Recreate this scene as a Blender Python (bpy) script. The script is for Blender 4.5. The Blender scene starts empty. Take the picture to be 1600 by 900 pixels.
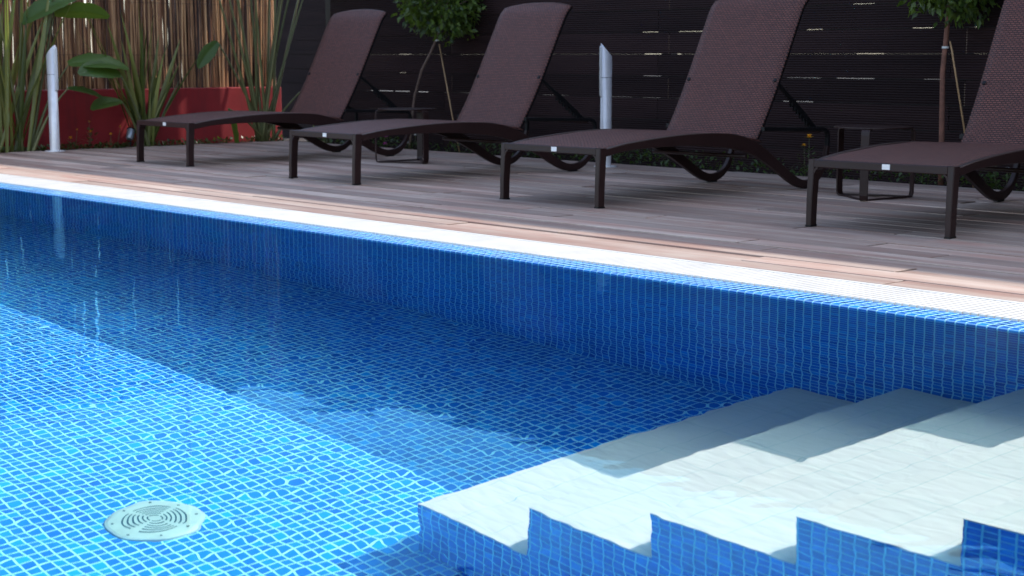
import bpy, math, random
import numpy as np
from mathutils import Vector, Matrix

random.seed(7)
S = bpy.context.scene
COL = S.collection
R = math.radians

# ------------------------------------------------------------------ camera, light, exposure
H = 0.75                                    # camera height above the water (metres)
YAW, PITCH, ROLL, FPX = 0.731996, 0.144701, -0.000384, 2487.6
fwd = Vector((-math.cos(YAW) * math.cos(PITCH), math.sin(YAW) * math.cos(PITCH), -math.sin(PITCH)))
rgt = fwd.cross(Vector((0, 0, 1))).normalized()
upv = rgt.cross(fwd)
cam_d = bpy.data.cameras.new("camera")
cam = bpy.data.objects.new("camera", cam_d)
COL.objects.link(cam)
cam.matrix_world = Matrix((( rgt.x, upv.x, -fwd.x, 0), (rgt.y, upv.y, -fwd.y, 0), (rgt.z, upv.z, -fwd.z, H), (0, 0, 0, 1)))
cam_d.sensor_width = 36
cam_d.lens = FPX / 1600 * 36
cam_d.clip_start = 0.05
cam_d.clip_end = 500
cam_d.dof.use_dof = True
cam_d.dof.focus_distance = 5.2
cam_d.dof.aperture_fstop = 8.0
S.camera = cam

SUN_DIR = Vector((0.25, 0.81, 1.0)).normalized()         # towards the sun
elev = math.asin(SUN_DIR.z)
azim = math.atan2(SUN_DIR.x, SUN_DIR.y)
w = bpy.data.worlds.new("World")
S.world = w
w.use_nodes = True
nt = w.node_tree
for n in list(nt.nodes):
    nt.nodes.remove(n)
sky = nt.nodes.new('ShaderNodeTexSky')
sky.sky_type = 'NISHITA'
sky.sun_disc = False
sky.sun_elevation = elev
sky.sun_rotation = azim
sky.air_density = 1.0
sky.dust_density = 1.0
sky.ozone_density = 1.5
bg = nt.nodes.new('ShaderNodeBackground')
bg.inputs[1].default_value = 0.15
wo = nt.nodes.new('ShaderNodeOutputWorld')
hs = nt.nodes.new('ShaderNodeHueSaturation')       # sky saturation lowered so that skylit shade turns less blue
hs.inputs['Saturation'].default_value = 0.84
nt.links.new(sky.outputs[0], hs.inputs['Color'])
nt.links.new(hs.outputs[0], bg.inputs[0])
nt.links.new(bg.outputs[0], wo.inputs[0])

sun_d = bpy.data.lights.new("sun", 'SUN')
sun_d.energy = 2.05
sun_d.angle = R(0.53)
sun_d.color = (1.0, 0.95, 0.87)
sun = bpy.data.objects.new("sun", sun_d)
COL.objects.link(sun)
sun.rotation_euler = (-SUN_DIR).to_track_quat('-Z', 'Y').to_euler()
sun.location = (0, 5, 10)

S.view_settings.view_transform = 'Standard'
S.view_settings.look = 'None'
S.view_settings.exposure = 1.42
S.view_settings.gamma = 1.0
S.view_settings.use_curve_mapping = False
S.cycles.max_bounces = 10
S.cycles.diffuse_bounces = 4
S.cycles.glossy_bounces = 4
S.cycles.transmission_bounces = 8
S.cycles.transparent_max_bounces = 8
S.cycles.caustics_refractive = True
S.cycles.caustics_reflective = False
S.cycles.sample_clamp_indirect = 6.0
S.cycles.use_denoising = True

# ------------------------------------------------------------------ helpers
def tag(o, label=None, cat=None, group=None, kind=None):
    if label: o["label"] = label
    if cat: o["category"] = cat
    if group: o["group"] = group
    if kind: o["kind"] = kind
    return o

def empty(name, loc=(0, 0, 0), rz=0.0, **k):
    o = bpy.data.objects.new(name, None)
    o.empty_display_size = 0.1
    o.location = loc
    o.rotation_euler = (0, 0, rz)
    COL.objects.link(o)
    return tag(o, **k)

class MB:
    """collects faces, with metric box UVs; build() links them as one mesh object"""
    def __init__(s):
        s.v = []; s.f = []; s.uv = []; s.smooth = []
    def face(s, idx, uv=None, smooth=False):
        s.f.append(tuple(idx)); s.uv.append(uv); s.smooth.append(smooth)
    def quad(s, pts, uv=None, smooth=False):
        b = len(s.v); s.v += [tuple(p) for p in pts]
        s.face(range(b, b + len(pts)), uv, smooth)
    def box(s, lo, hi, skip=""):
        x0, y0, z0 = lo; x1, y1, z1 = hi
        b = len(s.v)
        s.v += [(x0,y0,z0),(x1,y0,z0),(x1,y1,z0),(x0,y1,z0),(x0,y0,z1),(x1,y0,z1),(x1,y1,z1),(x0,y1,z1)]
        F = {'-z':(0,3,2,1),'+z':(4,5,6,7),'-y':(0,1,5,4),'+x':(1,2,6,5),'+y':(2,3,7,6),'-x':(3,0,4,7)}
        for k, f in F.items():
            if k not in skip: s.face([b + i for i in f])
    def tube(s, pts, rad, n=8, cap=True, up=None):
        pts = [Vector(p) for p in pts]
        if not hasattr(rad, '__len__'): rad = [rad] * len(pts)
        b = len(s.v); ref = Vector((0.3, 0.2, 1)) if up is None else Vector(up)
        for i, p in enumerate(pts):
            t = (pts[min(i + 1, len(pts) - 1)] - pts[max(i - 1, 0)]).normalized()
            a = t.cross(ref)
            if a.length < 1e-4: a = t.cross(Vector((1, 0, 0)))
            a.normalize(); c = t.cross(a)
            for k in range(n):
                th = 2 * math.pi * k / n
                s.v.append(tuple(p + (a * math.cos(th) + c * math.sin(th)) * rad[i]))
        for i in range(len(pts) - 1):
            for k in range(n):
                k2 = (k + 1) % n
                s.face((b + i*n + k, b + (i+1)*n + k, b + (i+1)*n + k2, b + i*n + k2),
                       [(i*0.1, k/n), (i*0.1+0.1, k/n), (i*0.1+0.1, (k+1)/n), (i*0.1, (k+1)/n)], True)
        if cap:
            s.face([b + k for k in range(n)])
            s.face([b + (len(pts)-1)*n + n-1-k for k in range(n)])
    def sweep(s, pts, secs, cap=True, closed=False):
        """rectangular section swept along pts in a plane; secs = (width_dir Vector, half width, half height) per point"""
        pts = [Vector(p) for p in pts]; b = len(s.v); n = len(pts)
        for i, p in enumerate(pts):
            if closed: t = (pts[(i+1) % n] - pts[(i-1) % n]).normalized()
            else: t = (pts[min(i + 1, n-1)] - pts[max(i - 1, 0)]).normalized()
            W, hw, hh = secs[i]; W = Vector(W).normalized(); N = t.cross(W).normalized()
            c = min(hw, hh) * 0.22
            for a, d in ((-hw+c,-hh),(hw-c,-hh),(hw,-hh+c),(hw,hh-c),(hw-c,hh),(-hw+c,hh),(-hw,hh-c),(-hw,-hh+c)):
                s.v.append(tuple(p + W*a + N*d))
        m = n if closed else n - 1
        for i in range(m):
            j = (i + 1) % n
            for k in range(8):
                k2 = (k+1) % 8
                s.face((b+i*8+k, b+i*8+k2, b+j*8+k2, b+j*8+k))
        if cap and not closed:
            s.face([b + 7-k for k in range(8)]); s.face([b + (n-1)*8 + k for k in range(8)])
    def grid(s, P, uv=None, smooth=True, flip=False):
        nr, nc = len(P), len(P[0]); b = len(s.v)
        for r in P: s.v += [tuple(q) for q in r]
        for i in range(nr-1):
            for j in range(nc-1):
                f = [b+i*nc+j, b+i*nc+j+1, b+(i+1)*nc+j+1, b+(i+1)*nc+j]
                u = None
                if uv: u = [uv[i][j], uv[i][j+1], uv[i+1][j+1], uv[i+1][j]]
                if flip: f.reverse(); u = u[::-1] if u else None
                s.face(f, u, smooth)
    def build(s, name, mat, parent=None, bevel=0.0, solid=0.0, **k):
        me = bpy.data.meshes.new(name)
        me.from_pydata(s.v, [], s.f)
        uvl = me.uv_layers.new(name="UVMap")
        co = np.array(s.v, dtype=float)
        data = np.zeros((len(me.loops), 2))
        for pi, p in enumerate(me.polygons):
            u = s.uv[pi]
            if u is None:
                nrm = p.normal
                ax = max(range(3), key=lambda a: abs(nrm[a]))
                a, c = ((1, 2), (0, 2), (0, 1))[ax]
                for li, vi in zip(p.loop_indices, s.f[pi]):
                    data[li] = (co[vi][a], co[vi][c])
            else:
                for li, q in zip(p.loop_indices, u): data[li] = q
        uvl.data.foreach_set("uv", data.ravel())
        me.polygons.foreach_set("use_smooth", s.smooth)
        if mat is not None: me.materials.append(mat)
        me.update()
        o = bpy.data.objects.new(name, me)
        COL.objects.link(o)
        if parent is not None: o.parent = parent
        if solid:
            m = o.modifiers.new("solid", 'SOLIDIFY'); m.thickness = solid; m.offset = -1
        if bevel:
            m = o.modifiers.new("bevel", 'BEVEL'); m.width = bevel; m.segments = 2; m.limit_method = 'ANGLE'; m.angle_limit = R(40)
        return tag(o, **k)

def copy_tree(o, parent=None):
    c = o.copy(); COL.objects.link(c)
    if parent is not None: c.parent = parent
    for ch in [q for q in ALL_CHILDREN(o)]:
        copy_tree(ch, c)
    return c
def ALL_CHILDREN(o):
    return [q for q in bpy.data.objects if q.parent == o]

# ------------------------------------------------------------------ materials
class NT:
    def __init__(s, name):
        s.m = bpy.data.materials.new(name); s.m.use_nodes = True
        s.t = s.m.node_tree; s.b = s.t.nodes["Principled BSDF"]; s.out = s.t.nodes["Material Output"]
    def n(s, typ, **k):
        q = s.t.nodes.new(typ)
        for a, v in k.items(): setattr(q, a, v)
        return q
    def l(s, a, b): s.t.links.new(a, b)
    def set(s, **k):
        for a, v in k.items():
            i = s.b.inputs[a.replace('_', ' ')]
            if isinstance(v, bpy.types.NodeSocket): s.l(v, i)
            else: i.default_value = v if not (isinstance(v, tuple) and len(v) == 3) else (*v, 1)
    def math(s, op, a, b=None, c=None, clamp=False):
        q = s.n('ShaderNodeMath', operation=op, use_clamp=clamp)
        for i, v in enumerate((a, b, c)):
            if v is None: continue
            if isinstance(v, bpy.types.NodeSocket): s.l(v, q.inputs[i])
            else: q.inputs[i].default_value = v
        return q.outputs[0]
    def mix(s, f, a, b, mode='MIX'):
        q = s.n('ShaderNodeMix', data_type='RGBA', blend_type=mode)
        for i, v in ((0, f), (6, a), (7, b)):
            if isinstance(v, bpy.types.NodeSocket): s.l(v, q.inputs[i])
            else: q.inputs[i].default_value = v if not isinstance(v, tuple) or len(v) == 4 else (*v, 1)
        return q.outputs[2]
    def coord(s, which='Object'):
        return s.n('ShaderNodeTexCoord').outputs[which]
    def mapv(s, v, scale=(1, 1, 1), rot=(0, 0, 0)):
        q = s.n('ShaderNodeMapping'); s.l(v, q.inputs[0])
        q.inputs['Scale'].default_value = scale; q.inputs['Rotation'].default_value = rot
        return q.outputs[0]
    def noise(s, v=None, scale=5, detail=3, rough=0.5, out=0):
        q = s.n('ShaderNodeTexNoise')
        if v is not None: s.l(v, q.inputs['Vector'])
        q.inputs['Scale'].default_value = scale; q.inputs['Detail'].default_value = detail; q.inputs['Roughness'].default_value = rough
        return q.outputs[out]
    def ramp(s, f, stops, interp='LINEAR'):
        q = s.n('ShaderNodeValToRGB'); s.l(f, q.inputs[0]); q.color_ramp.interpolation = interp
        e = q.color_ramp.elements
        while len(e) < len(stops): e.new(0.5)
        for i, (p, c) in enumerate(stops):
            e[i].position = p; e[i].color = (*c, 1) if len(c) == 3 else c
        return q.outputs[0]
    def bump(s, h, dist=0.002, strength=1.0):
        q = s.n('ShaderNodeBump'); s.l(h, q.inputs['Height'])
        q.inputs['Distance'].default_value = dist; q.inputs['Strength'].default_value = strength
        s.l(q.outputs[0], s.b.inputs['Normal'])

def simple(name, col, rough=0.5, metal=0.0, var=0.0, vs=6.0, bump=0.0, bs=80.0, spec=0.5):
    m = NT(name); m.set(Roughness=rough, Metallic=metal)
    m.b.inputs['Specular IOR Level'].default_value = spec
    c = m.coord()
    if var:
        f = m.noise(c, vs, 4, 0.6)
        lo = tuple(x * (1 - var) for x in col); hi = tuple(min(1, x * (1 + var)) for x in col)
        m.set(Base_Color=m.ramp(f, [(0.3, lo), (0.7, hi)]))
    else: m.set(Base_Color=col)
    if bump: m.bump(m.noise(c, bs, 3, 0.6), bump)
    return m.m

TP = 0.0337          # pitch of the glass mosaic
def tile_material(name, c_lo, c_mid, c_hi, grout, joint=0.0042):
    m = NT(name)
    uv = m.coord('UV')
    sp = m.n('ShaderNodeSeparateXYZ'); m.l(uv, sp.inputs[0])
    u = m.math('DIVIDE', sp.outputs[0], TP); v = m.math('DIVIDE', sp.outputs[1], TP)
    def edge(a):
        fr = m.math('FRACT', a)
        d = m.math('ABSOLUTE', m.math('SUBTRACT', fr, 0.5))      # 0 mid .. 0.5 joint
        h = joint / TP / 2
        mr = m.n('ShaderNodeMapRange', interpolation_type='SMOOTHSTEP'); m.l(d, mr.inputs[0])
        mr.inputs[1].default_value = 0.5 - h - 0.035; mr.inputs[2].default_value = 0.5 - h + 0.015
        return mr.outputs[0]
    g = m.math('MAXIMUM', edge(u), edge(v))
    cm = m.n('ShaderNodeCombineXYZ'); m.l(m.math('FLOOR', u), cm.inputs[0]); m.l(m.math('FLOOR', v), cm.inputs[1])
    wn = m.n('ShaderNodeTexWhiteNoise', noise_dimensions='2D'); m.l(cm.outputs[0], wn.inputs['Vector'])
    col = m.ramp(wn.outputs[0], [(0.0, c_lo), (0.45, c_mid), (0.75, c_mid), (1.0, c_hi)])
    # sheets of mosaic differ a little in tone
    sh = m.n('ShaderNodeCombineXYZ'); m.l(m.math('FLOOR', m.math('DIVIDE', u, 10.0)), sh.inputs[0]); m.l(m.math('FLOOR', m.math('DIVIDE', v, 10.0)), sh.inputs[1])
    ws = m.n('ShaderNodeTexWhiteNoise', noise_dimensions='2D'); m.l(sh.outputs[0], ws.inputs['Vector'])
    hv = m.n('ShaderNodeHueSaturation'); m.l(col, hv.inputs['Color']); m.l(m.math('MULTIPLY_ADD', ws.outputs[0], 0.22, 0.89), hv.inputs['Value'])
    col = hv.outputs[0]
    cloud = m.noise(uv, 45, 3, 0.6)
    col = m.mix(m.math('MULTIPLY', cloud, 0.35), col, c_hi)
    gcol = m.mix(m.math('MULTIPLY', m.noise(uv, 2.3, 4, 0.6), 0.35), grout, tuple(x * 0.72 for x in grout))
    m.set(Base_Color=m.mix(g, col, gcol), Roughness=m.math('MULTIPLY_ADD', g, 0.45, 0.18))
    m.bump(m.math('SUBTRACT', 1.0, g), 0.0012)
    return m.m

M = {}
M['tile'] = tile_material('pool_mosaic', (0.001, 0.065, 0.36), (0.001, 0.125, 0.53), (0.004, 0.28, 0.72), (0.40, 0.74, 0.84))

def tread_mat():
    m = NT('white_nonslip_tile'); uv = m.coord('UV')
    br = m.n('ShaderNodeTexBrick'); m.l(uv, br.inputs['Vector'])
    br.offset = 0.0; br.inputs['Scale'].default_value = 1.0
    br.inputs['Brick Width'].default_value = 0.122; br.inputs['Row Height'].default_value = 0.244
    br.inputs['Mortar Size'].default_value = 0.0012; br.inputs['Mortar Smooth'].default_value = 0.4
    br.inputs['Color1'].default_value = (0.70, 0.50, 0.48, 1); br.inputs['Color2'].default_value = (0.66, 0.48, 0.465, 1)
    br.inputs['Mortar'].default_value = (0.42, 0.40, 0.38, 1)
    n = m.noise(uv, 9, 4, 0.6)
    m.set(Base_Color=m.mix(m.math('MULTIPLY', n, 0.3), br.outputs[0], (0.50, 0.46, 0.43)), Roughness=0.55)
    # shallow bump waves imitate the ripple light that water throws on the treads
    ob = m.coord('Object')
    n1 = m.n('ShaderNodeTexNoise'); m.l(m.mapv(ob, (11, 30, 8), (0, 0, 0.55)), n1.inputs['Vector'])
    n1.inputs['Scale'].default_value = 1.0; n1.inputs['Detail'].default_value = 1.0; n1.inputs['Roughness'].default_value = 0.35; n1.inputs['Distortion'].default_value = 0.35
    b1 = m.n('ShaderNodeBump'); m.l(n1.outputs[0], b1.inputs['Height']); b1.inputs['Distance'].default_value = 0.006
    m.l(b1.outputs[0], m.b.inputs['Normal'])
    return m.m
M['tread'] = tread_mat()

def deck_mat():
    m = NT('weathered_deck_board'); c = m.coord('Object')
    sp = m.n('ShaderNodeSeparateXYZ'); m.l(c, sp.inputs[0])
    # per-board id is stored in a colour attribute
    at = m.n('ShaderNodeAttribute', attribute_name='board', attribute_type='GEOMETRY')
    off = m.n('ShaderNodeVectorMath', operation='ADD'); m.l(c, off.inputs[0])
    sc = m.n('ShaderNodeVectorMath', operation='SCALE'); m.l(at.outputs['Color'], sc.inputs[0]); sc.inputs['Scale'].default_value = 37.0
    m.l(sc.outputs[0], off.inputs[1])
    grain = m.noise(m.mapv(off.outputs[0], (1.6, 42, 10)), 1.0, 5, 0.65)
    streak = m.noise(m.mapv(off.outputs[0], (0.9, 9, 4)), 1.0, 4, 0.6)
    blot = m.noise(m.mapv(off.outputs[0], (2.2, 4, 4)), 1.0, 3, 0.6)
    base = m.ramp(streak, [(0.28, (0.25, 0.155, 0.12)), (0.5, (0.46, 0.365, 0.30)), (0.72, (0.58, 0.50, 0.425))])
    base = m.mix(m.math('MULTIPLY', grain, 0.75), base, (0.24, 0.13, 0.10), 'MIX')
    rf = m.math('MULTIPLY', m.math('SUBTRACT', blot, 0.48, clamp=True), 3.2, clamp=True)
    base = m.mix(rf, base, (0.34, 0.19, 0.145))
    rid = m.n('ShaderNodeSeparateColor'); m.l(at.outputs['Color'], rid.inputs[0])
    br = m.math('MULTIPLY_ADD', rid.outputs[0], 0.70, 0.68)
    hs = m.n('ShaderNodeHueSaturation'); m.l(base, hs.inputs['Color']); m.l(br, hs.inputs['Value']); hs.inputs['Saturation'].default_value = 1.0
    m.set(Base_Color=hs.outputs[0], Roughness=0.62)
    m.b.inputs['Specular IOR Level'].default_value = 0.35
    m.bump(grain, 0.0015)
    return m.m
M['deck'] = deck_mat()
M['deck_dark'] = simple('dark_subfloor', (0.03, 0.02, 0.018), 0.9)
M['grate'] = simple('white_plastic_grating', (0.62, 0.60, 0.56), 0.45, var=0.10, vs=7)
M['frame'] = simple('brown_powder_coated_aluminium', (0.024, 0.0098, 0.0088), 0.42, var=0.12, vs=9, spec=0.3)
M['black'] = simple('black_plastic', (0.005, 0.0045, 0.005), 0.5, spec=0.25)
M['alu'] = simple('brushed_aluminium', (0.80, 0.77, 0.77), 0.36, metal=0.25, var=0.08, vs=14)
M['steel'] = simple('grey_steel', (0.26, 0.27, 0.29), 0.35, metal=0.6)
M['lens'] = simple('frosted_lamp_lens', (0.75, 0.75, 0.74), 0.35)
M['label'] = simple('white_label', (0.82, 0.80, 0.78), 0.5)
M['drain'] = simple('offwhite_drain_plastic', (0.40, 0.43, 0.38), 0.5, var=0.12, vs=12)
M['slot'] = simple('dark_slot', (0.03, 0.06, 0.07), 0.8)
M['white_tie'] = simple('white_tie', (0.7, 0.7, 0.66), 0.6)
M['soil'] = simple('dark_planting_soil', (0.035, 0.022, 0.016), 0.95, var=0.5, vs=18, bump=0.02, bs=35)
M['ground'] = simple('pale_ground_beyond', (0.13, 0.115, 0.095), 0.9, var=0.15, vs=0.8)
M['stone'] = simple('pool_surround_stone', (0.42, 0.39, 0.35), 0.8, var=0.12, vs=5)
M['trunk'] = simple('reddish_brown_bark', (0.20, 0.085, 0.055), 0.8, var=0.35, vs=22, bump=0.004, bs=60)
M['trunk2'] = simple('grey_brown_bark', (0.17, 0.11, 0.085), 0.8, var=0.35, vs=22, bump=0.004, bs=60)
M['cane_stake'] = simple('bamboo_stake', (0.42, 0.25, 0.12), 0.55, var=0.25, vs=12)

def red_mat():
    m = NT('red_painted_render'); c = m.coord()
    n = m.noise(c, 3.5, 5, 0.65)
    col = m.ramp(n, [(0.3, (0.22, 0.005, 0.009)), (0.7, (0.29, 0.009, 0.012))])
    st = m.noise(m.mapv(c, (9, 9, 0.8)), 1.0, 4, 0.7)
    col = m.mix(m.math('MULTIPLY', m.math('SUBTRACT', st, 0.50, clamp=True), 2.2, clamp=True), col, (0.10, 0.012, 0.012))
    m.set(Base_Color=col, Roughness=0.75)
    m.bump(m.noise(c, 120, 4, 0.6), 0.002)
    return m.m
M['red'] = red_mat()

def weave_mat():
    m = NT('woven_brown_resin'); uv = m.coord('UV')
    br = m.n('ShaderNodeTexBrick'); m.l(uv, br.inputs['Vector'])
    br.offset = 0.5; br.inputs['Scale'].default_value = 1.0
    br.inputs['Brick Width'].default_value = 0.024; br.inputs['Row Height'].default_value = 0.0115
    br.inputs['Mortar Size'].default_value = 0.0031; br.inputs['Mortar Smooth'].default_value = 0.6
    br.inputs['Color1'].default_value = (0.235, 0.082, 0.060, 1); br.inputs['Color2'].default_value = (0.150, 0.053, 0.041, 1)
    br.inputs['Mortar'].default_value = (0.022, 0.010, 0.010, 1)
    n = m.noise(uv, 5, 3, 0.6)
    m.set(Base_Color=m.mix(m.math('MULTIPLY', n, 0.35), br.outputs[0], (0.10, 0.055, 0.05)), Roughness=0.5)
    m.b.inputs['Specular IOR Level'].default_value = 0.28
    m.bump(m.math('SUBTRACT', 1.0, br.outputs['Fac']), 0.006)
    return m.m
M['weave'] = weave_mat()

def fence_mat():
    m = NT('dark_brown_ribbed_composite'); c = m.coord()
    sp = m.n('ShaderNodeSeparateXYZ'); m.l(c, sp.inputs[0])
    rib = m.math('SINE', m.math('MULTIPLY', sp.outputs[2], 2 * math.pi / 0.0155))
    n = m.noise(m.mapv(c, (0.7, 1, 9)), 1.0, 5, 0.6)
    col = m.ramp(n, [(0.3, (0.016, 0.0075, 0.0078)), (0.7, (0.031, 0.0155, 0.015))])
    at = m.n('ShaderNodeAttribute', attribute_name='board', attribute_type='GEOMETRY')
    rid = m.n('ShaderNodeSeparateColor'); m.l(at.outputs['Color'], rid.inputs[0])
    hs = m.n('ShaderNodeHueSaturation'); m.l(col, hs.inputs['Color']); m.l(m.math('MULTIPLY_ADD', rid.outputs[0], 0.5, 0.7), hs.inputs['Value'])
    m.set(Base_Color=hs.outputs[0], Roughness=0.75)
    m.b.inputs['Specular IOR Level'].default_value = 0.15
    m.bump(rib, 0.0022)
    return m.m
M['fence'] = fence_mat()
M['fence_plain'] = simple('dark_render', (0.05, 0.035, 0.032), 0.85, var=0.2, vs=3)

def leaf_mat(name, lo, hi, trans=0.35, rough=0.42, scale=6):
    m = NT(name); c = m.coord()
    at = m.n('ShaderNodeAttribute', attribute_name='board', attribute_type='GEOMETRY')
    rid = m.n('ShaderNodeSeparateColor'); m.l(at.outputs['Color'], rid.inputs[0])
    f = m.math('ADD', m.math('MULTIPLY', rid.outputs[0], 0.7), m.math('MULTIPLY', m.noise(c, scale, 3, 0.6), 0.3))
    col = m.ramp(f, [(0.1, lo), (0.9, hi)])
    m.set(Base_Color=col, Roughness=rough)
    tr = m.n('ShaderNodeBsdfTranslucent'); m.l(m.mix(0.5, col, (0.30, 0.45, 0.03), 'MIX'), tr.inputs[0])
    mx = m.n('ShaderNodeMixShader'); mx.inputs[0].default_value = trans
    m.l(m.b.outputs[0], mx.inputs[1]); m.l(tr.outputs[0], mx.inputs[2]); m.l(mx.outputs[0], m.out.inputs[0])
    return m.m
M['leaf'] = leaf_mat('small_tree_leaf', (0.014, 0.034, 0.007), (0.13, 0.19, 0.025), 0.3)
M['sword'] = leaf_mat('flax_blade', (0.022, 0.045, 0.012), (0.32, 0.31, 0.09), 0.3)
M['paddle'] = leaf_mat('paddle_leaf', (0.035, 0.085, 0.02), (0.09, 0.17, 0.03), 0.4)
M['stem'] = leaf_mat('green_leaf_stalk', (0.09, 0.10, 0.035), (0.17, 0.16, 0.06), 0.1)
M['cover'] = leaf_mat('ground_cover_leaf', (0.02, 0.04, 0.010), (0.06, 0.10, 0.02), 0.2)
M['yellow'] = simple('orange_yellow_petals', (0.85, 0.42, 0.02), 0.6)
M['pink'] = simple('pink_petals', (0.65, 0.12, 0.45), 0.6)
M['petal'] = simple('white_petals', (0.78, 0.76, 0.70), 0.6)
M['purple'] = simple('violet_petals', (0.25, 0.12, 0.65), 0.6)

def cane_mat():
    m = NT('dry_cane'); c = m.coord()
    at = m.n('ShaderNodeAttribute', attribute_name='board', attribute_type='GEOMETRY')
    rid = m.n('ShaderNodeSeparateColor'); m.l(at.outputs['Color'], rid.inputs[0])
    n = m.noise(m.mapv(c, (30, 30, 7)), 1.0, 4, 0.6)
    f = m.math('ADD', m.math('MULTIPLY', rid.outputs[0], 0.6), m.math('MULTIPLY', n, 0.4))
    m.set(Base_Color=m.ramp(f, [(0.25, (0.04, 0.014, 0.008)), (0.5, (0.24, 0.095, 0.040)), (0.8, (0.66, 0.36, 0.17))]), Roughness=0.55)
    m.bump(n, 0.002)
    return m.m
M['cane'] = cane_mat()

def water_mat():
    m = NT('pool_water')
    rf = m.n('ShaderNodeBsdfRefraction'); rf.inputs['IOR'].default_value = 1.333; rf.inputs['Roughness'].default_value = 0.0
    rf.inputs['Color'].default_value = (0.68, 0.965, 1.0, 1)
    gl = m.n('ShaderNodeBsdfGlossy'); gl.inputs['Roughness'].default_value = 0.0; gl.inputs['Color'].default_value = (0.13, 0.36, 0.44, 1)
    fr = m.n('ShaderNodeFresnel'); fr.inputs['IOR'].default_value = 1.333
    mx = m.n('ShaderNodeMixShader'); m.l(fr.outputs[0], mx.inputs[0]); m.l(rf.outputs[0], mx.inputs[1]); m.l(gl.outputs[0], mx.inputs[2])
    m.l(mx.outputs[0], m.out.inputs['Surface'])
    return m.m
M['water'] = water_mat()

def board_attr(o, vals):
    """per-face random value stored on corners"""
    me = o.data
    a = me.color_attributes.new(name='board', type='FLOAT_COLOR', domain='CORNER')
    arr = np.zeros((len(me.loops), 4)); arr[:, 3] = 1
    for p, v in zip(me.polygons, vals):
        for li in p.loop_indices: arr[li, :3] = v
    a.data.foreach_set('color', arr.ravel())

# ------------------------------------------------------------------ the setting: pool
YW = 3.945           # far pool wall face
DEPTH = -1.50
WZ = -0.006          # still water level; the tiled rim is at z = 0
PX0, PX1, PY0 = -15.0, 0.6, 0.45
b = MB()
b.quad([(PX0, PY0, DEPTH), (PX1, PY0, DEPTH), (PX1, YW, DEPTH), (PX0, YW, DEPTH)])
tag(b.build('pool_floor', M['tile']), kind='structure')
b = MB()
b.box((PX0 - 0.25, YW, DEPTH - 0.2), (PX1 + 0.25, YW + 0.132, 0.0))
b.box((PX0 - 0.25, PY0 - 0.132, DEPTH - 0.2), (PX1 + 0.25, PY0, 0.0))
b.box((PX0 - 0.25, PY0, DEPTH - 0.2), (PX0, YW, 0.0))
b.box((PX1, PY0, DEPTH - 0.2), (PX1 + 0.25, YW, 0.0))
o = tag(b.build('pool_wall', M['tile'], bevel=0.006), kind='structure')

# water surface: real ripples as geometry
def ripples(X, Y):
    rng = np.random.RandomState(11)
    Z = np.zeros_like(X)
    def wgt(cx, cy, s): return np.exp(-((X - cx) ** 2 + (Y - cy) ** 2) / (2 * s * s))
    for k in range(26):
        lam = rng.uniform(0.16, 0.55); th = rng.normal(0.9, 0.9); ph = rng.uniform(0, 6.28)
        a = 0.00055 * lam / (2 * np.pi) * rng.uniform(0.6, 1.3)
        kx, ky = np.cos(th) * 2 * np.pi / lam, np.sin(th) * 2 * np.pi / lam
        Z += a * np.sin(kx * X + ky * Y + ph + 0.7 * np.sin(0.9 * X + k))
    for k in range(22):
        lam = rng.uniform(0.045, 0.11); th = rng.uniform(0, 6.28); ph = rng.uniform(0, 6.28)
        a = 0.00105 * lam / (2 * np.pi) * rng.uniform(0.5, 1.2)
        kx, ky = np.cos(th) * 2 * np.pi / lam, np.sin(th) * 2 * np.pi / lam
        Z += a * np.sin(kx * X + ky * Y + ph + 0.9 * np.sin(1.7 * Y + k))
    # stronger train of small waves spreading over the steps
    for cx, cy, lam, amp, s in ((0.1, 1.1, 0.060, 0.0042, 0.8), (-0.6, 0.6, 0.085, 0.0025, 0.85), (-0.3, 4.1, 0.05, 0.002, 0.8)):
        r = np.sqrt((X - cx) ** 2 + (Y - cy) ** 2)
        Z += amp * lam / (2 * np.pi) * np.sin(2 * np.pi * r / lam + 1.2 * np.sin(2.3 * X + 1.7 * Y)) * wgt(-1.1, 2.3, s)
    return Z
xs = np.concatenate([np.arange(PX0 - 0.01, -7.0, 0.03), np.arange(-7.0, PX1 + 0.01, 0.0115)])
ys = np.arange(PY0 - 0.01, YW + 0.005, 0.0115)
ys[-1] = YW + 0.004
X, Y = np.meshgrid(xs, ys)
Z = WZ + ripples(X, Y)
nx, ny = len(xs), len(ys)
me = bpy.data.meshes.new('pool_water')
idx = np.arange(nx * ny).reshape(ny, nx)
fa = np.stack([idx[:-1, :-1], idx[:-1, 1:], idx[1:, 1:], idx[1:, :-1]], -1).reshape(-1, 4)
me.vertices.add(nx * ny); me.vertices.foreach_set('co', np.stack([X, Y, Z], -1).ravel())
me.loops.add(fa.size); me.loops.foreach_set('vertex_index', fa.ravel().astype(np.int32))
me.polygons.add(len(fa)); me.polygons.foreach_set('loop_start', np.arange(0, fa.size, 4, dtype=np.int32))
me.polygons.foreach_set('use_smooth', np.ones(len(fa), dtype=bool))
me.update(); me.validate()
me.materials.append(M['water'])
water = bpy.data.objects.new('pool_water', me); COL.objects.link(water); tag(water, kind='structure')
# sunlight passes through the clear water instead of being stopped by it
wcol = bpy.data.collections.new('sun_blockers')
wcol.objects.link(water)
sun.light_linking.blocker_collection = wcol
wcol.collection_objects[0].light_linking.link_state = 'EXCLUDE'

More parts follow.
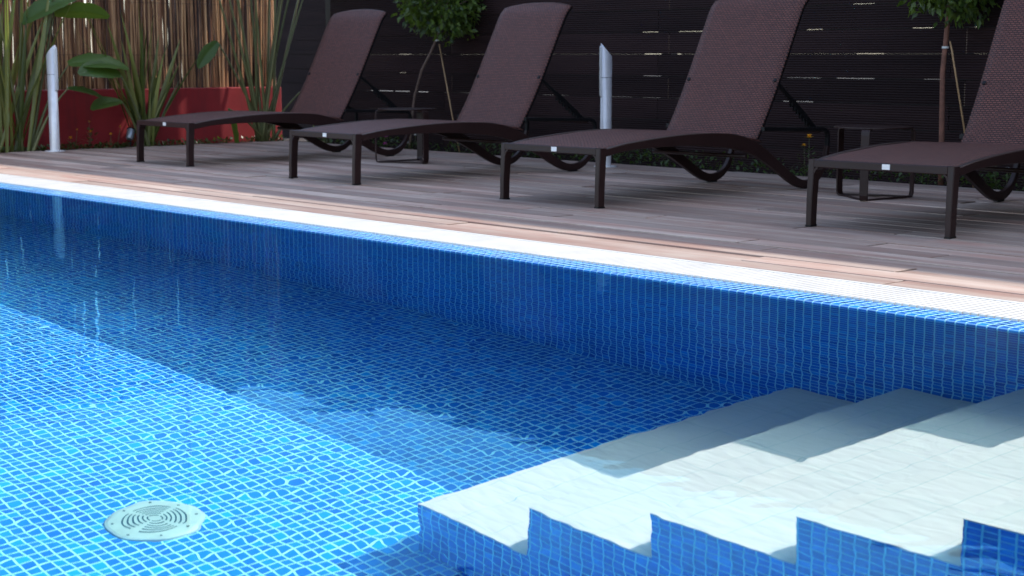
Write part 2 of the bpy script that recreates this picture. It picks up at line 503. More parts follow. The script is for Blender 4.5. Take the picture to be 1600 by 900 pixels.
# submerged steps
steps = empty('pool_steps', (-1.1, 3.19, DEPTH), label='white treaded steps with blue mosaic sides going down into the pool', cat='steps')
XL = [-3.070, -2.657, -2.268, -1.878, -1.510, -1.12]
ZT = [-1.237, -0.970, -0.720, -0.465, -0.212, 0.0]
YS = 2.440
for i, (xl, zt) in enumerate(zip(XL, ZT)):
    xr = XL[i + 1] if i < 5 else PX1
    bb = MB(); bb.box((xl + 1.1, YS - 3.19, 0.0), (xr + 1.1, YW - 3.19, zt - DEPTH - 0.008), skip="-z")
    st = bb.build('step', M['tile'], steps)
    tb = MB(); tb.box((xl + 1.1 - 0.002, YS - 3.19 - 0.002, zt - DEPTH - 0.0078), (xr + 1.1 - 0.0022, YW - 3.19 - 0.001, zt - DEPTH))
    tb.build('tread', M['tread'], st, bevel=0.002)

# drain cover on the pool floor
dr = empty('pool_drain', (-3.635, 2.005, DEPTH), 0.4, label='round slotted drain cover on the sunlit pool floor', cat='drain cover')
b = MB()
prof = [(0.0, 0.015), (0.03, 0.015), (0.088, 0.0145), (0.114, 0.012), (0.124, 0.008), (0.127, 0.0)]
n = 10
N = 60
for i in range(len(prof) - 1):
    for k in range(N):
        r0, z0 = prof[i]; r1, z1 = prof[i + 1]
        a0, a1 = 2*math.pi*k/N, 2*math.pi*(k+1)/N
        f = lambda r, a: r * (1 + 0.005 * math.cos(8 * a))
        P = [(f(r0,a0)*math.cos(a0), f(r0,a0)*math.sin(a0), z0), (f(r1,a0)*math.cos(a0), f(r1,a0)*math.sin(a0), z1), (f(r1,a1)*math.cos(a1), f(r1,a1)*math.sin(a1), z1), (f(r0,a1)*math.cos(a1), f(r0,a1)*math.sin(a1), z0)]
        if i == 0: P = P[1:] if False else [P[0], P[1], P[2]]
        b.quad(P, smooth=True)
b.build('cover', M['drain'], dr)
b = MB()
for r in (0.020, 0.032, 0.044, 0.056, 0.068, 0.080):
    nseg = 4
    for q in range(nseg):
        A0 = 2*math.pi*(q + 0.08)/nseg; A1 = 2*math.pi*(q + 0.92)/nseg
        m_ = 12
        for k in range(m_):
            a0 = A0 + (A1-A0)*k/m_; a1 = A0 + (A1-A0)*(k+1)/m_
            zz = 0.0158
            b.quad([((r-0.0022)*math.cos(a0),(r-0.0022)*math.sin(a0),zz),((r+0.0022)*math.cos(a0),(r+0.0022)*math.sin(a0),zz),((r+0.0022)*math.cos(a1),(r+0.0022)*math.sin(a1),zz),((r-0.0022)*math.cos(a1),(r-0.0022)*math.sin(a1),zz)])
b.build('slots', M['slot'], dr)
for k in range(8):
    a = 2*math.pi*k/8; b = MB()
    b.tube([(0.104*math.cos(a), 0.104*math.sin(a), 0.015), (0.104*math.cos(a), 0.104*math.sin(a), 0.0148)], 0.0045, 8)
    b.build('screw', M['slot'], dr)

# overflow grating along the far edge
G0, G1 = YW + 0.134, 4.352
gr = empty('overflow_grating', (-6, G0, 0), label='white slatted overflow grating along the far pool edge', cat='grating')
b = MB()
x = PX0
while x < 1.6:
    b.box((x + 6, 0.003, -0.009), (x + 6 + 0.0205, G1 - G0 - 0.003, 0.0045)); x += 0.0262
b.build('slats', M['grate'], gr)
b = MB(); b.box((PX0 + 6, G1 - G0, -0.03), (7.6, G1 - G0 + 0.022, 0.006)); b.build('edge_trim', M['grate'], gr, bevel=0.002)
b = MB(); b.box((PX0, G0, -0.30), (1.6, G1 + 0.022, -0.10)); tag(b.build('gutter', M['stone']), kind='structure')

# deck
D0 = G1 + 0.024
b = MB(); vals = []
rng = random.Random(3)
BW = 0.146; y = D0; row = 0
DX0 = -11.93
def deck_end_y(x): return 8.04
while y < 8.03:
    y1 = min(y + BW, 8.04)
    x = DX0 - 0.0; first = True
    x += 0
    L = rng.uniform(0.6, 2.4)
    while x < 2.2:
        xe = min(x + L, 2.2)
        zt = rng.uniform(-0.0035, 0.0025)
        g = 0.008 if rng.random() < 0.65 else 0.014
        nb = len(b.f)
        b.box((x + 0.006, y + g / 2, -0.022), (xe - 0.006, y1 - g / 2, 0.004 + zt))
        v = (rng.random(), rng.random(), rng.random())
        vals += [v] * (len(b.f) - nb)
        x = xe; L = rng.choice((2.05, 2.4, 2.4, 1.7))
    y += BW; row += 1
o = b.build('deck', M['deck']); board_attr(o, vals); tag(o, kind='structure')
m = o.modifiers.new('bevel', 'BEVEL'); m.width = 0.002; m.segments = 1
# deck to the left of the planted corner continues along the pool
b = MB(); b.box((-20, D0, -0.10), (2.2, 8.04, -0.0105)); tag(b.build('deck_base', M['deck_dark']), kind='structure')
b = MB(); b.box((-11.95, 8.04, -0.08), (2.2, 8.058, 0.003)); tag(b.build('deck_edge_board', M['deck_dark']), kind='structure')
b = MB(); b.box((-13, 8.058, -0.3), (2.2, 8.9, -0.045)); b.box((-12.6, 4.2, -0.3), (-11.94, 8.056, -0.045)); tag(b.build('planting_bed', M['soil']), kind='structure')
b = MB(); b.box((-16, -6, -0.4), (6, PY0 - 0.14, 0.0)); b.box((PX1 + 0.26, PY0 - 0.14, -0.4), (8, 4.3, -0.0)); tag(b.build('pool_surround', M['stone']), kind='structure')
b = MB(); b.quad([(-150, -150, -1.9), (150, -150, -1.9), (150, 150, -1.9), (-150, 150, -1.9)])
b.quad([(-60, 9.0, -0.15), (60, 9.0, -0.15), (60, 120, -0.15), (-60, 120, -0.15)])
b.quad([(-60, -30, -0.16), (-12.6, -30, -0.16), (-12.6, 9.0, -0.16), (-60, 9.0, -0.16)])
tag(b.build('ground', M['ground']), kind='structure')

# ------------------------------------------------------------------ fence behind the loungers
FY, FT = 8.45, 0.022
fence = empty('board_fence', (-6, FY, 0), label='tall dark brown fence of ribbed horizontal boards behind the loungers', cat='fence')
slits = {0.290: [(-11.33,-10.99)], 0.4525: [(-11.36,-10.94),(-10.92,-10.71),(-10.60,-10.46),(-10.26,-9.90),(-9.07,-8.89),(-8.87,-8.77),(-8.36,-8.10),(-8.0,-7.62),(-7.11,-6.99),(-6.72,-6.47)],
         0.610: [(-10.86,-10.76),(-8.0,-7.72),(-6.69,-6.41),(-6.29,-6.0),(-5.64,-5.48)], 0.7645: [(-10.86,-10.69),(-7.99,-7.63),(-6.14,-5.93)],
         0.9185: [(-8.01,-7.85),(-7.66,-7.38),(-6.54,-6.41),(-5.73,-5.58),(-5.34,-5.27)], 1.07: [(-6.18,-6.01)]}
wide = {(-11.36,-10.94):0.0050, (-10.92,-10.71):0.0045, (-10.60,-10.46):0.0045, (-8.0,-7.72):0.0014, (-7.99,-7.63):0.0018, (-6.72,-6.47):0.0020, (-6.29,-6.0):0.0018}
FX0, FX1 = -11.84, 1.8  # left end stops short, an opening made so sun reaches the corner wall
pitch = 0.1555
zrows = [0.4525 + pitch * k for k in range(-3, 12)]      # seam heights
zrows = [z for z in zrows if z < 2.30] 
b = MB(); vals = []
rng = random.Random(5)
bot = -0.06
for i, z in enumerate(zrows + [2.285]):
    top = z
    # boards of this course, staggered butt joints
    x = FX0; k = 0
    jo = -7.845 if i % 2 else -7.742
    joints = sorted([jo + 2.4 * q for q in range(-3, 6) if FX0 + 0.1 < jo + 2.4 * q < FX1 - 0.1])
    edges = [FX0] + joints + [FX1]
    lo = bot
    for a, c in zip(edges[:-1], edges[1:]):
        nb = len(b.f)
        b.box((a + 0.003 + 6, 0.0, lo + 0.0022), (c - 0.003 + 6, FT, top - 0.0022))
        v = (rng.random(),) * 3; vals += [v] * (len(b.f) - nb)
    bot = z
o = b.build('boards', M['fence'], fence); board_attr(o, vals)
# tongue strips closing the seams, except where daylight shows through
b = MB()
for z in zrows:
    key = min(slits, key=lambda q: abs(q - z))
    op = sorted(slits[key]) if abs(key - z) < 0.02 else []
    x = FX0
    for a, c in op:
        b.box((x + 6, 0.006, z - 0.0021), (a + 6, 0.016, z + 0.0021)); x = c
        h = wide.get((a, c), 0.0010)
        b.box((a + 6, 0.006, z - 0.0021), (c + 6, 0.016, z - 0.0021 + max(0.0003, 0.0042 - h))) if h < 0.0042 else None
    b.box((x + 6, 0.006, z - 0.0021), (FX1 + 6, 0.016, z + 0.0021))
b.build('seam_strip', M['black'], fence)
for xp in [-11.9, -10.19, -7.79, -5.39, -2.99, -0.59, 1.7]:
    b = MB(); b.box((xp + 6 - 0.045, FT + 0.002, -0.1), (xp + 6 + 0.045, FT + 0.07, 2.27)); b.build('post', M['black'], fence)
b = MB(); b.box((FX0 + 6, -0.008, 2.287), (FX1 + 6, FT + 0.012, 2.307)); b.build('cap_rail', M['fence'], fence)

# unseen canopy added beyond the fence to throw the shade line on the deck
cp = empty('added_canopy', (-5, 10, 4.41), label='flat canopy added unseen beyond the fence, to shade the deck', cat='canopy')
b = MB(); b.box((-6.0, -1.55, 0.0), (9.0, 0.35, 0.16)); b.box((-6.9, -1.55, 0.0), (-6.002, 0.0, 0.16)); b.build('shade_slab', M['stone'], cp)
for xp in (1.5, 5.0, 8.6):
    b = MB(); b.box((xp, 0.10, -4.56), (xp + 0.2, 0.30, -0.002)); b.build('column', M['stone'], cp)

hw_ = empty('added_shade_wall', (0.0, 6.6, 0), label='dark rendered shade wall at the right end of the deck, added unseen to cut sidelight', cat='shade wall')  # unseen wall added to darken the faces turned to the right
b = MB(); b.box((0, -2.1, 0.005), (0.3, 1.8, 3.2)); b.build('wall', M['fence_plain'], hw_)
for yy in (-1.3, 0.5):
    b = MB(); b.box((-0.03, yy, 1.3), (-0.002, yy + 0.9, 2.3)); b.build('window', M['black'], hw_)

# lower fence further back, filling the view through the opening left for sunlight
bf = empty('board_fence', (-15.5, 9.95, 0), label='dark fence further back, seen through the opening at the corner behind the tall stalks', cat='fence')
b = MB(); vals = []
for i in range(21):
    b.box((-1.5, 0, -0.15 + 0.153 * i), (2.2, 0.022, -0.15 + 0.153 * i + 0.150)); vals += [(0.3 + 0.05 * (i % 3),) * 3] * 6
o = b.build('boards', M['fence'], bf); board_attr(o, vals)
b = MB(); b.box((-1.5, 0.024, -0.12), (2.2, 0.03, 3.04)); b.build('backing_sheet', M['black'], bf)
for xp in (-1.4, 0.4, 2.1):
    b = MB(); b.box((xp - 0.04, 0.032, -0.15), (xp + 0.04, 0.09, 3.0)); b.build('post', M['black'], bf)

# ------------------------------------------------------------------ red wall with cane screen
WX = -12.25
b = MB(); b.box((WX - 0.18, 3.2, -0.15), (WX, 8.19, 0.474))
tag(b.build('red_wall', M['red'], bevel=0.008), 'low red rendered wall below the cane screen', 'wall')
cane = empty('cane_screen', (WX - 0.05, 6, 0.476), label='tall dry cane screen standing on the red wall', cat='screen')
b = MB(); vals = []
rng = random.Random(21)
for layer in range(3):
    y = 3.25
    while y < 8.17:
        r = rng.uniform(0.0042, 0.0085)
        x0 = -0.005 - 0.018 * layer + rng.uniform(-0.013, 0.016 if layer == 0 else 0.008)
        lean = rng.gauss(0, 0.008)
        if rng.random() > (0.15, 0.06, 0.005)[layer]:
            pts = []; top = rng.uniform(1.62, 1.78)
            zz = 0.0; 
            for q in range(5):
                zz = top * q / 4
                pts.append((x0 + rng.gauss(0, 0.003), y - 6 + lean * q + rng.gauss(0, 0.0022), zz))
            nb = len(b.f)
            b.tube(pts, [r * rng.uniform(0.85, 1.1) for _ in pts], 6, cap=False)
            v = (rng.random(),) * 3; vals += [v] * (len(b.f) - nb)
        y += r * 2 * rng.uniform(0.88, 1.22)
o = b.build('canes', M['cane'], cane); board_attr(o, vals)
for zw in (0.28, 0.72, 1.16, 1.55):
    b = MB(); b.tube([(0.022, -2.75, zw), (0.023, 0, zw + 0.004), (0.022, 2.18, zw)], 0.0015, 5); b.build('binding_wire', M['frame'], cane)
# slender pale mast behind the screen (seen mirrored in the water)
b = MB(); b.tube([(0, 0, -0.15), (0, 0, 2.2), (0, 0, 4.1)], [0.03, 0.026, 0.02], 12)
mast = b.build('mast', M['lens']); mast.location = (-12.75, 7.42, 0)
tag(mast, 'slender pale mast behind the cane screen, mirrored as a thin line in the water', 'mast')

# ------------------------------------------------------------------ sun loungers
LY = 5.55      # y of the front feet
def smooth_path(pts, n=4):
    """Catmull-Rom through pts (tuples of any length)"""
    out = []
    P = [np.array(p, float) for p in pts]
    P = [2 * P[0] - P[1]] + P + [2 * P[-1] - P[-2]]
    for i in range(1, len(P) - 2):
        for k in range(n):
            t = k / n
            out.append(0.5 * ((2*P[i]) + (-P[i-1]+P[i+1])*t + (2*P[i-1]-5*P[i]+4*P[i+1]-P[i+2])*t*t + (-P[i-1]+3*P[i]-3*P[i+1]+P[i+2])*t**3))
    out.append(P[-2])
    return out

def seat_z(y):
    return float(np.interp(y, [0, 0.22, 0.53, 0.78, 1.03, 1.25, 1.36], [0.291, 0.314, 0.337, 0.343, 0.332, 0.303, 0.27]))

def make_lounger():
    root = empty('sun_lounger')
    hw = 0.355
    # side rails: arch, U-shaped rear foot and rear arm in one bent bar
    core = [(0.046, 0.273, 0.019), (0.22, 0.297, 0.019), (0.53, 0.312, 0.027), (0.78, 0.311, 0.034), (1.03, 0.294, 0.040), (1.20, 0.258, 0.038),
            (1.33, 0.202, 0.034), (1.46, 0.130, 0.029), (1.57, 0.068, 0.026), (1.65, 0.036, 0.024), (1.72, 0.027, 0.023), (1.79, 0.042, 0.021),
            (1.855, 0.088, 0.018), (1.895, 0.160, 0.015), (1.915, 0.235, 0.0125)]
    arm = [(1.918, 0.285, 0.0115), (1.912, 0.312, 0.0115), (1.895, 0.327, 0.0115), (1.86, 0.333, 0.0115), (1.60, 0.340, 0.0115), (1.31, 0.350, 0.0115)]
    sp = smooth_path(core, 4)
    for s in (-1, 1):
        b = MB(); xx = s * hw
        b.sweep([(xx - s * 0.014, p[0], p[1]) for p in sp], [((1, 0, 0), 0.014, p[2]) for p in sp])
        b.build('side_rail', M['frame'], root, bevel=0)
        b = MB(); ap = [sp[-1]] + [np.array(a) for a in arm]
        b.sweep([(xx - s * 0.014, p[0], p[1]) for p in ap], [((1, 0, 0), 0.012, p[2] * 0.95) for p in ap]); b.build('rear_arm', M['black'], root)
        b = MB(); b.box((xx - s*0.014 - 0.016, 1.69, 0.001), (xx - s*0.014 + 0.016, 1.75, 0.012)); b.build('foot_pad', M['black'], root)
    # front legs joined to the front rail by rounded corners
    for s in (-1, 1):
        b = MB(); xx = s * (hw - 0.014)
        lp = [(xx, 0.012, 0.004), (xx + s*0.000, 0.014, 0.12), (xx - s*0.001, 0.020, 0.22), (xx - s * 0.001, 0.024, 0.296)]
        b.sweep(lp, [((0, 1, 0), 0.0235, 0.0135), ((0, 1, 0), 0.024, 0.0145), ((0, 1, 0), 0.025, 0.0155), ((0, 1, 0), 0.025, 0.016)])
        # small fillet
        b.sweep([(xx - s*0.014, 0.024, 0.235), (xx - s*0.020, 0.024, 0.252), (xx - s*0.034, 0.024, 0.262)], [((0,1,0), 0.024, 0.005)]*3)
        b.build('leg', M['frame'], root)
        b = MB(); b.box((xx - 0.0145, -0.012, 0.0), (xx + 0.0145, 0.037, 0.008)); b.build('foot_pad', M['black'], root)
    b = MB(); b.sweep([(-hw + 0.0305, 0.022, 0.279), (0, 0.022, 0.279), (hw - 0.0305, 0.022, 0.279)], [((0, 1, 0), 0.023, 0.018)] * 3)
    b.build('front_rail', M['frame'], root)
    b = MB(); b.box((0.018, -0.0045, 0.269), (0.056, -0.0012, 0.292)); b.build('label_plate', M['label'], root, bevel=0.001)
    for (yy, zz) in ((1.18, 0.206), (0.60, 0.296), (1.85, 0.322)):
        b = MB(); b.tube([(-hw + 0.02, yy, zz), (hw - 0.02, yy, zz)], 0.011, 10); b.build('crossbar', M['frame'], root)
    # seat sheet
    ny_, nx_ = 40, 14; P = []; UV = []
    w_ = hw - 0.012
    for i in range(ny_ + 1):
        y = 0.004 + (1.30 - 0.004) * i / ny_
        rowp = []; rowu = []
        for j in range(nx_ + 1):
            t = -1 + 2 * j / nx_
            z = seat_z(max(y, 0)) + 0.004 * (1 - t * t) + (0.002 if abs(t) < 0.97 else -0.004)
            rowp.append((t * w_, y, z)); rowu.append((t * w_, y))
        P.append(rowp); UV.append(rowu)
    b = MB(); b.grid(P, UV); b.build('seat', M['weave'], root, solid=0.009)
    # backrest: frame + woven sheet
    bp = smooth_path([(1.27, 0.296), (1.335, 0.395), (1.425, 0.55), (1.525, 0.745), (1.612, 0.92), (1.664, 1.018), (1.708, 1.066)], 6)
    nb_ = len(bp); P = []; UV = []; dist = 0
    Pf = []
    for i, p in enumerate(bp):
        if i: dist += np.linalg.norm(bp[i] - bp[i - 1])
        t_ = bp[min(i+1, nb_-1)] - bp[max(i-1, 0)]; t_ = t_ / np.linalg.norm(t_); nrm = np.array([-t_[1], t_[0]])
        rowp = []; rowu = []
        f = i / (nb_ - 1)
        for j in range(nx_ + 1):
            t = -1 + 2 * j / nx_
            arch = (0.036 * (1 - t * t)) * max(0, (f - 0.80) / 0.20)
            c_ = nrm * (0.006 * (1 - abs(t) ** 6)) + t_ * arch
            rowp.append((t * (hw - 0.024), p[0] + c_[0], p[1] + c_[1])); rowu.append((t * (hw - 0.03), dist + arch))
        P.append(rowp); UV.append(rowu)
    bk = MB(); bk.grid(P, UV); back = bk.build('backrest', M['weave'], root, solid=0.010)
    for s in (-1, 1):
        b = MB(); q = [(s * (hw - 0.036), p[0] + 0.014, p[1] - 0.007) for p in bp]
        b.sweep(q, [((1, 0, 0), 0.0085, 0.0105)] * len(q)); b.build('side_frame', M['black'], back)
    q = [P[-1][j] for j in range(nx_ + 1)]
    b = MB(); b.tube([(p[0], p[1] + 0.006, p[2] - 0.006) for p in q], 0.008, 8); b.build('top_frame', M['frame'], back)
    # toothed struts that hold the backrest up
    for s in (-1, 1):
        b = MB(); xx = s * (hw - 0.046)
        A = np.array([1.452, 0.615]); B = np.array([1.835, 0.335])
        d = (B - A) / np.linalg.norm(B - A); nn = np.array([-abs(d[1]), -abs(d[0])]) ; nn = np.array([d[1], -d[0]])
        b.sweep([(xx, *(A + d * t * np.linalg.norm(B - A))) for t in (0, 0.35, 0.45, 0.8, 1.0)], [((1,0,0), 0.009, h) for h in (0.009, 0.010, 0.016, 0.016, 0.013)])
        for k in range(7):
            t = 0.42 + 0.075 * k
            c0 = A + d * t * np.linalg.norm(B - A) 
            c1 = c0 + np.array([-0.004, -0.036])
            b.sweep([(xx, *c0), (xx, *c1)], [((1,0,0), 0.0088, 0.009), ((1,0,0), 0.0088, 0.007)])
        b.build('toothed_strut', M['black'], root)
    return root

spots = [(-3.995, 5.685, 0.06, 'brown woven sun lounger nearest the pool steps, partly outside the picture'),
         (-5.893, 5.548, 0.03, 'brown woven sun lounger between two side tables, second from the right'),
         (-7.866, 5.537, -0.03, 'brown woven sun lounger beside the second bollard lamp, third from the right'),
         (-9.868, 5.605, 0.0, 'brown woven sun lounger nearest the red wall, farthest from the steps')]
proto = make_lounger()
for i, (x, y, a, lab) in enumerate(spots):
    o = proto if i == 0 else copy_tree(proto)
    o.location = (x, y, 0.004); o.rotation_euler = (0, 0, a)
    tag(o, lab, 'sun lounger', 'sun loungers standing in a row on the deck')

# ------------------------------------------------------------------ side tables
def make_table():
    root = empty('side_table')
    n = 36; rt = 0.205; b = MB()
    b.tube([(0, 0, 0.372), (0, 0, 0.380)], rt, n); b.build('table_top', M['frame'], root, bevel=0.001)
    P = [(0.222 * math.cos(a), 0.222 * math.sin(a)) for a in (0, 2*math.pi/3, 4*math.pi/3)]
    for k, (x, y) in enumerate(P):
        a = 2*math.pi*k/3; W = (-math.sin(a), math.cos(a), 0)
        pts = [(0.150*math.cos(a), 0.150*math.sin(a), 0.366), (0.205*math.cos(a), 0.205*math.sin(a), 0.366), (0.219*math.cos(a), 0.219*math.sin(a), 0.358), (x, y, 0.340), (x, y, 0.03), (0.217*math.cos(a), 0.217*math.sin(a), 0.010), (0.20*math.cos(a), 0.20*math.sin(a), 0.005)]
        b = MB(); b.sweep(pts, [(W, 0.022, 0.0045)] * len(pts)); b.build('leg', M['frame'], root)
    for k in range(3):
        (x0, y0), (x1, y1) = P[k], P[(k+1) % 3]
        q = lambda f: (x0 + (x1-x0)*f, y0 + (y1-y0)*f, 0.0065)
        b = MB(); b.sweep([q(0.06), q(0.5), q(0.94)], [((0, 0, 1), 0.0045, 0.008)] * 3); b.build('base_strip', M['frame'], root)
    return root
tb = make_table()
tb.location = (-4.993, 7.047, 0.004); tb.rotation_euler = (0, 0, R(-64.7))
tag(tb, 'small dark metal side table seen behind the nearest lounger', 'side table', 'side tables between the loungers')
t2 = copy_tree(tb); t2.location = (-8.90, 7.0, 0.004); t2.rotation_euler = (0, 0, R(-122.4))
tag(t2, 'small dark metal side table beside the lounger by the red wall', 'side table', 'side tables between the loungers')

# ------------------------------------------------------------------ bollard lamps
def make_bollard(rz):
    root = empty('bollard_lamp')
    r, h = 0.038, 0.83; n = 28
    b = MB(); ring0 = []; ring1 = []; ring2 = []
    for k in range(n):
        a = 2*math.pi*k/n; x, y = r*math.cos(a), r*math.sin(a)
        top = h - 0.045 - (x / r) * 0.045
        ring0.append((x, y, 0.004)); ring1.append((x, y, top)); ring2.append((x*0.88, y*0.88, top - 0.002))
    base = len(b.v); b.v += ring0 + ring1 + ring2 + [(x*0.88, y*0.88, h - 0.22) for (x, y, z) in ring0]
    for k in range(n):
        k2 = (k+1) % n
        for lv in range(3):
            b.face((base+lv*n+k, base+lv*n+k2, base+(lv+1)*n+k2, base+(lv+1)*n+k), None, lv != 1)
    b.face([base+3*n+k for k in range(n)])
    b.build('tube', M['alu'], root)
    b = MB(); b.tube([(0, 0, 0.0), (0, 0, 0.008)], 0.078, 32); b.build('base_flange', M['alu'], root, bevel=0.001)
    b = MB()
    for k in range(9):
        pass
    P = []
    for zz, pr in ((0.470, 0.001), (0.485, 0.008), (0.60, 0.009), (0.80, 0.009), (0.815, 0.006)):
        P.append([((r + pr) * math.cos(a), (r + pr) * math.sin(a), zz) for a in [R(180 - 34 + 68*q/8) for q in range(9)]])
    b.grid(P); b.build('lamp_lens', M['lens'], root, solid=0.004)
    b = MB(); b.tube([(0, 0, 0.60), (0, 0, 0.603)], r + 0.0006, 28, cap=False); b.build('joint_ring', M['frame'], root)
    root.rotation_euler = (0, 0, rz)
    return root
bo = make_bollard(R(215)); bo.location = (-11.76, 5.725, 0.005)
tag(bo, 'aluminium bollard lamp standing in front of the red wall', 'bollard lamp', 'bollard lamps on the deck')
b2 = copy_tree(bo); b2.location = (-7.62, 7.70, 0.005); b2.rotation_euler = (0, 0, R(48))
tag(b2, 'aluminium bollard lamp in front of the dark fence, between the middle loungers', 'bollard lamp', 'bollard lamps on the deck')

# spot light in the bed
sp = empty('garden_spotlight', (-11.97, 6.50, -0.045), 0.0, label='small silver garden spotlight tilted up under the flax leaves', cat='spotlight')
d = Vector((0.25, -0.35, -0.8)).normalized(); c0 = Vector((0, 0, 0.15))
b = MB(); b.tube([c0 - d*0.045, c0 - d*0.04, c0 + d*0.035, c0 + d*0.045], [0.030, 0.034, 0.030, 0.022], 20); b.build('lamp_head', M['steel'], sp)
b = MB(); b.tube([c0 - d*0.05, c0 - d*0.046], [0.037, 0.037], 20); b.build('rim', M['black'], sp)
b = MB(); b.tube([(0, 0, -0.02), (0, 0, 0.13)], 0.006, 8); b.build('spike', M['black'], sp)

# ------------------------------------------------------------------ plants
def vary(): return (random.random(),) * 3

class Plant:
    def __init__(s): s.b = MB(); s.vals = []
    def add(s, fn, *a, **k):
        n0 = len(s.b.f); fn(s.b, *a, **k); v = vary(); s.vals += [v] * (len(s.b.f) - n0)
    def build(s, name, mat, parent):
        o = s.b.build(name, mat, parent); board_attr(o, s.vals); return o

def arc(p0, d0, L, droop, n=10):
    """points of a stalk that starts along d0 and bends towards the ground"""
    p = Vector(p0); d = Vector(d0).normalized(); out = [p.copy()]
    for i in range(n):
        d = (d + Vector((0, 0, -droop / n * (0.3 + 1.4 * i / n)))).normalized()
        p = p + d * (L / n); out.append(p.copy())
    return out

def sword(b, p0, d0, L, W, droop, twist=0.0):
    pts = arc(p0, d0, L, droop, 12)
    P = []; UV = []
    for i, p in enumerate(pts):
        f = i / 12
        t = (pts[min(i+1, 12)] - pts[max(i-1, 0)]).normalized()
        side = t.cross(Vector((0, 0, 1)))
        if side.length < 0.05: side = Vector((1, 0, 0))
        side.normalize(); side = Matrix.Rotation(twist * f + twist, 3, t) @ side
        nrm = side.cross(t)
        wd = W * (0.55 + 0.9 * f if f < 0.5 else 1.0) * (1 - max(0, f - 0.45) / 0.55) ** 0.7 + 0.0006
        P.append([p - side*wd*0.5 + nrm*wd*0.22, p, p + side*wd*0.5 + nrm*wd*0.22]); UV.append([(0, f), (.5, f), (1, f)])
    b.grid(P, UV)

def paddle(b, p0, d0, L, W, droop, roll=0.0, fold=0.25):
    pts = arc(p0, d0, L, droop, 10)
    P = []; UV = []
    for i, p in enumerate(pts):
        f = i / 10
        t = (pts[min(i+1, 10)] - pts[max(i-1, 0)]).normalized()
        side = t.cross(Vector((0, 0, 1)))
        if side.length < 0.05: side = Vector((1, 0, 0))
        side.normalize(); side = Matrix.Rotation(roll, 3, t) @ side
        nrm = side.cross(t)
        wd = W * (math.sin(math.pi * min(1, f * 0.93 + 0.05)) ** 0.65) * (1 + 0.05*math.sin(i*2.1)) + 0.002
        r_ = []
        for q in (-1, -0.6, -0.25, 0, 0.25, 0.6, 1):
            r_.append(p + side*wd*0.5*q + nrm*(wd*fold*abs(q)**1.3 - wd*0.12*abs(q)**3 + 0.003*math.sin(9*f*3.1+q*4)))
        P.append(r_); UV.append([(q, f) for q in range(7)])
    b.grid(P, UV)

def aim(x0, y0, z0, y1, z1, x1=None):
    return Vector(((x1 if x1 is not None else x0) - x0, y1 - y0, z1 - z0))

PXX = -12.06
rnd = random.Random(44)
# flax clump in front of the red wall: blades fan towards listed tips
fx = empty('flax_plant', (PXX, 6.68, -0.045), label='fan of long green flax blades in front of the red wall beside the spotlight', cat='plant')
pl = Plant()
tips = [(5.98,1.02),(6.16,1.06),(6.42,1.02),(6.62,0.98),(6.75,1.06),(6.90,0.86),(7.02,0.78),(7.18,0.80),(7.25,0.70),(6.30,0.93),(6.52,1.12),(6.7,0.9),(6.05,0.84),(6.85,0.98),(6.6,0.72),(7.05,0.62),(6.38,0.8),(6.8,0.7)]
for i, (ty, tz) in enumerate(tips):
    off = rnd.uniform(-0.05, 0.05); xo = rnd.uniform(-0.06, 0.06)
    dx = rnd.uniform(-0.10, 0.22)
    v = Vector((dx, ty - 6.68 - off, tz + 0.045 + 0.05)); L = v.length * 1.02
    pl.add(sword, (xo, off, 0), (v.x, v.y * 0.8, v.z * 1.08), L, rnd.uniform(0.036, 0.060), 0.10 + 0.22 * abs(v.y), rnd.uniform(-0.7, 0.7))
for i in range(20):
    a = rnd.uniform(-1, 1); pl.add(sword, (rnd.uniform(-.05,.05), rnd.uniform(-.06,.06), 0), (rnd.uniform(-.15,.3), a*0.5, 1), rnd.uniform(0.35, 0.7), 0.026, 0.3, rnd.uniform(-1,1))
pl.build('blades', M['sword'], fx)

# tall clump at the left edge
fx = empty('flax_plant', (PXX, 5.50, -0.045), label='tall green flax clump at the left edge of the photo', cat='plant')
pl = Plant()
for i in range(20):
    ty = rnd.uniform(-0.35, 0.62); L = rnd.uniform(0.9, 1.75)
    pl.add(sword, (rnd.uniform(-.06,.10), rnd.uniform(-.12,.10), 0), (rnd.uniform(-.06,.20), ty, 1.5), L, rnd.uniform(0.040, 0.066), 0.10 + 0.15*rnd.random(), rnd.uniform(-1.0, 1.0))
pl.build('blades', M['sword'], fx)

# bird-of-paradise like clumps with long stalks and paddle leaves
def strelitzia(loc, label, leaves, low=()):
    root = empty('paddle_leaf_plant', loc, label=label, cat='plant')
    st = Plant(); lf = Plant()
    for (dx, dy, dz, L, dr, LL, LW, ldir, roll) in leaves:
        n0 = len(st.b.v)
        pts = arc((rnd.uniform(-.05,.05), rnd.uniform(-.07,.07), 0), (dx, dy, dz), L, dr, 10)
        rr = [0.017 - 0.011 * i / 10 for i in range(11)]
        st.add(lambda b, P, Rr: b.tube(P, Rr, 7), pts, rr)
        d_ = Vector(ldir)
        if LL > 0: lf.add(paddle, pts[-1], d_, LL, LW, 0.55, roll, 0.22)
    st.build('stalks', M['stem'], root)
    if lf.b.f: lf.build('leaves', M['paddle'], root)
    return root

